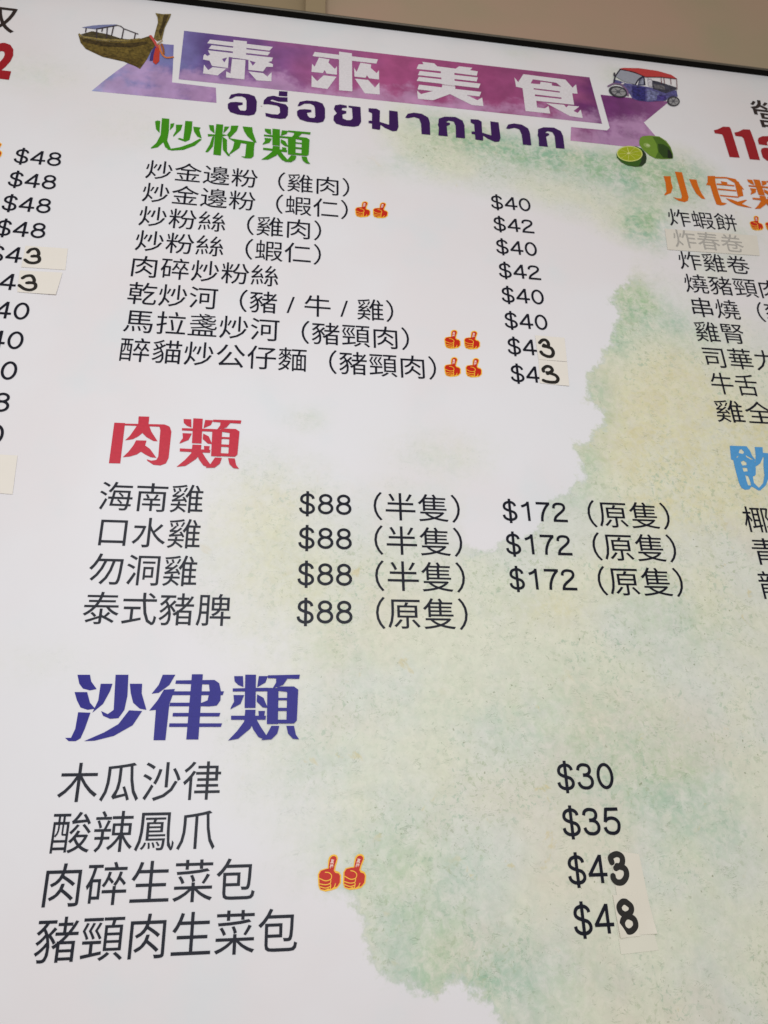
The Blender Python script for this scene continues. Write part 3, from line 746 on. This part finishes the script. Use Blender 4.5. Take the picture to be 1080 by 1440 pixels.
tag(pr.build('rickshaw_body', board, ART), 'painted blue body of the three-wheeled taxi')
pr = Print(depth=0.0014)
pr.poly(P_(vt, [(245, 170), (290, 158), (460, 205), (530, 225), (440, 330), (300, 290), (210, 235)]), lin(156, 160, 172))
pr.stroke(P_(vt, [(190, 305), (205, 235), (262, 155), (400, 178), (540, 235), (552, 330)]), 16 * K6 * .8, lin(40, 38, 58), smooth=False)
pr.stroke(P_(vt, [(440, 332), (475, 275), (530, 232)]), 14 * K6 * .8, lin(36, 34, 56))
pr.poly(ell(vt, 195, 210, 12, 22), lin(70, 68, 76))
pr.build('rickshaw_windscreen', board)
pr = Print(depth=0.0018)
pr.poly(P_(vt, [(258, 145), (300, 137), (480, 140), (700, 172), (860, 218), (925, 262), (740, 240), (560, 240), (430, 182)]), lin(192, 62, 62))
pr.stroke(P_(vt, [(258, 150), (430, 187), (560, 242), (740, 243), (922, 264)]), 9 * K6 * .8, lin(110, 34, 42), smooth=False)
for a, b_ in (((740, 240), (746, 320)), ((772, 245), (782, 325)), ((850, 255), (858, 330)), ((922, 262), (927, 390))):
    pr.stroke([vt(*a), vt(*b_)], 8 * K6 * .8, lin(110, 50, 58), cap=False)
tag(pr.build('rickshaw_roof', board), 'painted red roof with thin posts')
for (cx, cy, rx, ry, rot) in ((240, 415, 112, 64, 14), (885, 525, 75, 58, 5)):
    pr = Print(depth=0.0016)
    pr.poly(ell(vt, cx, cy, rx, ry, rot), lin(58, 58, 66))
    pr.poly(ell(vt, cx + 4, cy + 2, rx * .76, ry * .72, rot), lin(150, 150, 152))
    for k in range(6):
        a = k * math.pi / 3
        pr.stroke([vt(cx, cy), vt(cx + rx * .7 * math.cos(a), cy + ry * .66 * math.sin(a))], 10 * K6 * .8, lin(92, 90, 98), cap=False)
    pr.poly(ell(vt, cx, cy, rx * .2, ry * .25, rot), lin(84, 84, 92))
    pr.build('rickshaw_wheel', board)
pr = Print(depth=0.0021)
pr.stroke(P_(vt, [(122, 352), (190, 322), (275, 335), (340, 400), (355, 460)]), 20 * K6 * .8, lin(126, 96, 134))
pr.poly(ell(vt, 292, 322, 18, 10), lin(214, 208, 214))
pr.build('rickshaw_mudguard', board)

vl = view(10.286, 855, 185)
pr = Print(depth=0.0008)
W_ = P_(vl, [(450, 140), (462, 100), (495, 72), (600, 62), (740, 75), (840, 140), (900, 220), (938, 330), (940, 380), (930, 397), (800, 402), (690, 395), (600, 350), (500, 262), (450, 190)])
pr.poly(W_, lin(112, 148, 48))
pr.poly(P_(vl, [(640, 80), (740, 85), (838, 145), (895, 225), (932, 335), (935, 392), (800, 396), (680, 385), (720, 300), (700, 180)]), lin(74, 110, 30))
pr.poly(P_(vl, [(720, 180), (800, 190), (880, 240), (925, 335), (928, 388), (800, 385), (730, 300)]), lin(42, 70, 22))
pr.poly(P_(vl, [(860, 260), (905, 290), (930, 350), (930, 392), (860, 390)]), lin(20, 34, 22))
pr.poly(ell(vl, 560, 205, 52, 32, 20), lin(146, 172, 92))
pr.poly(ell(vl, 575, 205, 28, 16, 20), lin(190, 204, 150))
pr.stroke(P_(vl, [(740, 84), (835, 150), (895, 230)]), 8 * K6 * .7, lin(150, 172, 84))
pr.build('whole_lime', board, INK)
pr = Print(depth=0.0012)
pr.poly(P_(vl, [(120, 330), (125, 380), (190, 450), (280, 495), (400, 516), (490, 505), (545, 455), (556, 390), (540, 320), (480, 250), (400, 220), (250, 215), (150, 260)]), lin(52, 92, 26))
pr.poly(P_(vl, [(480, 300), (510, 280), (545, 330), (556, 390), (545, 450), (500, 495), (440, 505), (480, 430)]), lin(38, 54, 34))
pr.poly(ell(vl, 310, 328, 186, 113, 3), lin(206, 214, 120))
pr.poly(ell(vl, 310, 328, 172, 100, 3), lin(160, 174, 30))
for k in range(9):
    a = k * 2 * math.pi / 9 + .3
    pr.stroke([vl(300, 322), vl(308 + 160 * math.cos(a), 328 + 92 * math.sin(a))], (12 if k == 6 else 5) * K6 * .7, lin(206, 208, 110), cap=False)
pr.poly(ell(vl, 292, 325, 26, 12, 0), lin(216, 216, 140))
pr.build('cut_lime', board, INK)

# thumbs-up marks
vh = view(10.8, 430, 1190)
tc_ = vh(360, 415)
def th(l): return [(vh(*p)[0] - tc_[0], vh(*p)[1] - tc_[1]) for p in l]
def thumb_mesh():
    pr = Print(depth=0.0006)
    YE, RE = lin(250, 196, 62), lin(200, 40, 22)
    pr.poly(th([(340, 210), (355, 165), (385, 135), (430, 122), (470, 138), (488, 175), (480, 230), (458, 300), (446, 368), (510, 392), (538, 440), (535, 560), (475, 640), (400, 668), (300, 690), (215, 665), (190, 600), (182, 430), (212, 368), (285, 340), (332, 330)]), YE)
    pr.poly(th([(362, 210), (378, 172), (405, 152), (435, 148), (462, 165), (470, 200), (440, 290), (425, 370), (450, 405), (500, 415), (520, 450), (516, 550), (482, 605), (455, 625), (440, 605), (400, 640), (380, 652), (340, 640), (290, 665), (225, 652), (208, 600), (205, 500), (200, 430), (230, 375), (300, 350), (345, 340), (350, 280)]), RE)
    w = 13 * .000125 * .7
    w = abs(vh(373, 0)[0] - vh(360, 0)[0]) * 1.0
    for l in ([(290, 395), (350, 402), (390, 440), (378, 500), (300, 525), (205, 488)], [(380, 505), (372, 560), (300, 585), (205, 570)], [(372, 570), (375, 605), (300, 635), (208, 612)], [(378, 600), (372, 655)], [(452, 565), (432, 625)]):
        pr.stroke(th(l), w, YE, cap=False)
    o = pr.build('thumbs_up_icon', board)
    return o
th0 = thumb_mesh()
# the two tiny characters on the thumb
def thumb_text():
    me, co = text_mesh('真\n棒', 1.0, 0.02)
    lo, hi = co.min(0), co.max(0)
    a, b_ = th([(352, 200)])[0], th([(440, 342)])[0]
    n = (co - lo) / (hi - lo + 1e-9)
    cx, cz = th([(397, 268)])[0]
    W, H = abs(th([(430, 0)])[0][0] - th([(375, 0)])[0][0]), abs(a[1] - b_[1])
    u = (n[:, 0] - .5) * W; v2 = (n[:, 1] - .5) * H
    ang = math.radians(-9)
    out = np.empty_like(co)
    out[:, 0] = cx + u * math.cos(ang) - v2 * math.sin(ang); out[:, 1] = -0.0012; out[:, 2] = cz + u * math.sin(ang) + v2 * math.cos(ang)
    me.vertices.foreach_set('co', out.ravel()); me.materials.clear(); me.name = 'thumb_lettering'
    ca = me.color_attributes.new('ink', 'FLOAT_COLOR', 'CORNER')
    ca.data.foreach_set('color', list((*lin(250, 214, 206), 1.0)) * len(me.loops)); me.update()
    return me
tt = link('thumb_lettering', thumb_text(), INK, th0)
spots = [(.0744, -.0161, 0), (.1048, -.0158, 6), (.2764, .7816, 0), (.3101, .7827, 3), (.2728, .7258, 0), (.3087, .7269, 3), (.1301, 1.0556, 0), (.1623, 1.0572, 3), (.9079, 1.1122, 0), (.941, 1.113, 3), (-.503, 1.1146, 0)]
for i, (x, z, r) in enumerate(spots):
    if i == 0:
        o = th0
    else:
        o = th0.copy(); COL.objects.link(o); o.parent = board
        t2 = tt.copy(); COL.objects.link(t2); t2.parent = o
    o.location = (x, 0, z); o.rotation_euler = (0, math.radians(r), 0)

# ------------------------------------------------------------------ paper patches with handwritten digits
PAPER_C = simple('patch_paper_cream', lin(227, 222, 207), 0.6, spec=0.35, var=0.03, scale=25)
PAPER = simple('patch_paper', lin(235, 229, 219), 0.6, spec=0.35, var=0.03, scale=25)
PAPER2 = simple('patch_paper_pale', lin(226, 224, 208), 0.6, spec=0.35, var=0.03, scale=25)
TAPE = simple('correction_tape', lin(224, 219, 207), 0.6, spec=0.3, var=0.05, scale=45)
MARK = lin(20, 18, 16)

def patch(corners_px, label, mat=PAPER, depth=0.0011, curl=(0, 0, 0, 0), group=None, thick=0.00015):
    """thin paper piece; corners (photo pixels) clockwise from top left; curl lifts each corner"""
    C = [at(*c) for c in corners_px]
    cx = sum(c[0] for c in C) / len(C); cz = sum(c[1] for c in C) / len(C)
    root = bpy.data.objects.new('paper_patch', None); COL.objects.link(root)
    root.location = (cx, -depth, EYE + cz)
    n = 8; V = []; Fc = []
    for side in (0, 1):
        for j in range(n + 1):
            for i in range(n + 1):
                u, v = i / n, j / n
                wts = ((1 - u) * (1 - v), u * (1 - v), u * v, (1 - u) * v)
                x = sum(w_ * c[0] for w_, c in zip(wts, C)) - cx; z = sum(w_ * c[1] for w_, c in zip(wts, C)) - cz
                lift = sum(k * (w_ ** 3) for k, w_ in zip(curl, wts))
                V.append((x, -lift - (thick if side == 0 else 0), z))
    m = (n + 1) ** 2
    for j in range(n):
        for i in range(n):
            a = j * (n + 1) + i; q = (a, a + n + 1, a + n + 2, a + 1)
            Fc.append(q); Fc.append(tuple(m + k for k in reversed(q)))
    ring = [i for i in range(n + 1)] + [(j + 1) * (n + 1) - 1 for j in range(1, n + 1)] + [n * (n + 1) + i for i in range(n - 1, -1, -1)] + [j * (n + 1) for j in range(n - 1, 0, -1)]
    for k in range(len(ring)):
        a, b_ = ring[k], ring[(k + 1) % len(ring)]
        Fc.append((a, b_, m + b_, m + a))
    me = bpy.data.meshes.new('paper'); me.from_pydata(V, [], Fc)
    link('paper', me, mat, root)
    tag(root, label, 'paper patch', group or 'paper patches stuck over the prices')
    root['_c'] = (cx, cz)
    return root
def digit(root, vw, lines, w, thick=0.0003):
    cx, cz = root['_c']
    pr = Print(depth=thick + 0.0002)
    sc = abs(vw(w, 0)[0] - vw(0, 0)[0])
    for l in lines:
        P = [(vw(*p)[0] - cx, vw(*p)[1] - cz) for p in l]
        # width measured where the digit stands
        x0 = vw(*l[0]); x1 = vw(l[0][0] + w, l[0][1])
        pr.stroke(P, math.hypot(x1[0] - x0[0], x1[1] - x0[1]), MARK)
    return pr.build('handwritten_digit', root, MARKER)
m, nt, b, N, L = nodes('marker_ink')
b.inputs['Base Color'].default_value = (*MARK, 1); b.inputs['Roughness'].default_value = .38
MARKER = m
vc = view(13.5, 740, 460)
r = patch([(752, 472), (793.5, 475.5), (797, 509), (757, 506)], 'cream paper patch reading a handwritten 3, level with the upper pair of thumbs-up marks', depth=0.0011)
digit(r, vc, [[(248, 308), (300, 258), (368, 258), (415, 320), (400, 378), (320, 372)], [(330, 350), (400, 388), (470, 415), (508, 490), (480, 560), (400, 567), (310, 525), (275, 482)]], 64)
r = patch([(757, 506), (797.3, 509.5), (800, 543.5), (759, 539)], 'cream paper patch reading a handwritten 3, level with the lower pair of thumbs-up marks', depth=0.0007, curl=(0, 0, 0.0012, 0))
digit(r, vc, [[(325, 845), (318, 800), (385, 752), (460, 770), (488, 835), (400, 892)], [(390, 870), (480, 893), (555, 925), (598, 985), (570, 1045), (480, 1055), (380, 1040), (322, 1018)]], 64)
vd = view(8.47, 840, 1180)
r = patch([(857, 1195), (898, 1201), (911, 1263), (868, 1266)], 'pale pink-beige paper patch reading a bold handwritten 3 in the salad prices', PAPER_C, depth=0.0009)
digit(r, vd, [[(168, 275), (155, 215), (225, 178), (288, 215), (285, 300), (215, 345)], [(230, 320), (320, 350), (342, 430), (300, 505), (235, 515), (190, 475), (182, 440)]], 64)
r = patch([(866, 1296), (915, 1296), (926, 1336), (873, 1342)], 'faint empty beige patch peeking out below the handwritten 8', PAPER2, depth=0.0006)
r = patch([(880, 1254), (909, 1257), (922.5, 1312.5), (893, 1315)], 'narrow blank cream patch sticking out to the right of the handwritten 8', PAPER_C, depth=0.0011, curl=(0, 0, 0.003, 0))
r = patch([(861, 1258), (893, 1260), (898.5, 1316), (871, 1319)], 'pale cream paper patch reading a bold handwritten 8', PAPER_C, depth=0.0015, curl=(0, 0, 0.001, 0.0025))
digit(r, vd, [[(330, 745), (392, 800), (390, 865), (330, 898), (270, 865), (252, 800), (290, 748), (330, 745)], [(365, 915), (430, 955), (448, 1030), (410, 1085), (360, 1098), (308, 1060), (290, 990), (320, 930), (365, 915)]], 64)
ve = view(9.82, 0, 330)
r = patch([(36, 346), (95.5, 350), (92, 380), (30, 376)], 'cream paper patch reading a handwritten 3, upper of the two at the left edge', depth=0.0007)
digit(r, ve, [[(388, 250), (430, 212), (500, 205), (537, 255), (520, 298), (445, 305)], [(470, 300), (538, 315), (542, 370), (480, 397), (400, 390), (350, 355)]], 50)
r = patch([(28, 381), (88, 384), (79, 415.5), (24.5, 411)], 'cream paper patch reading a handwritten 3, lower of the two at the left edge', depth=0.0011, curl=(0, 0, 0.0015, 0))
digit(r, ve, [[(315, 608), (365, 580), (440, 578), (475, 630), (460, 668), (375, 675)], [(400, 670), (485, 685), (490, 740), (430, 772), (345, 760), (270, 710)]], 50)
r = patch([(-40, 637), (25, 641), (17.8, 695.5), (-46, 690)], 'large blank cream paper patch cut by the left edge of the picture', depth=0.0009)
r = patch([(934.5, 322), (1064, 332), (1068, 360), (938.5, 351.5)], 'beige correction tape over the faded grey line of the snack list', TAPE, depth=0.0009, group='tape strips on the menu')
cx, cz = r['_c']
lettering('faded_lettering', '炸春卷', .7235 - cx, .8655 - cx, 1.0535 - cz, lin(176, 173, 166), r, em=EM, depth=.0005)
for o in bpy.data.objects:
    if '_c' in o: del o['_c']
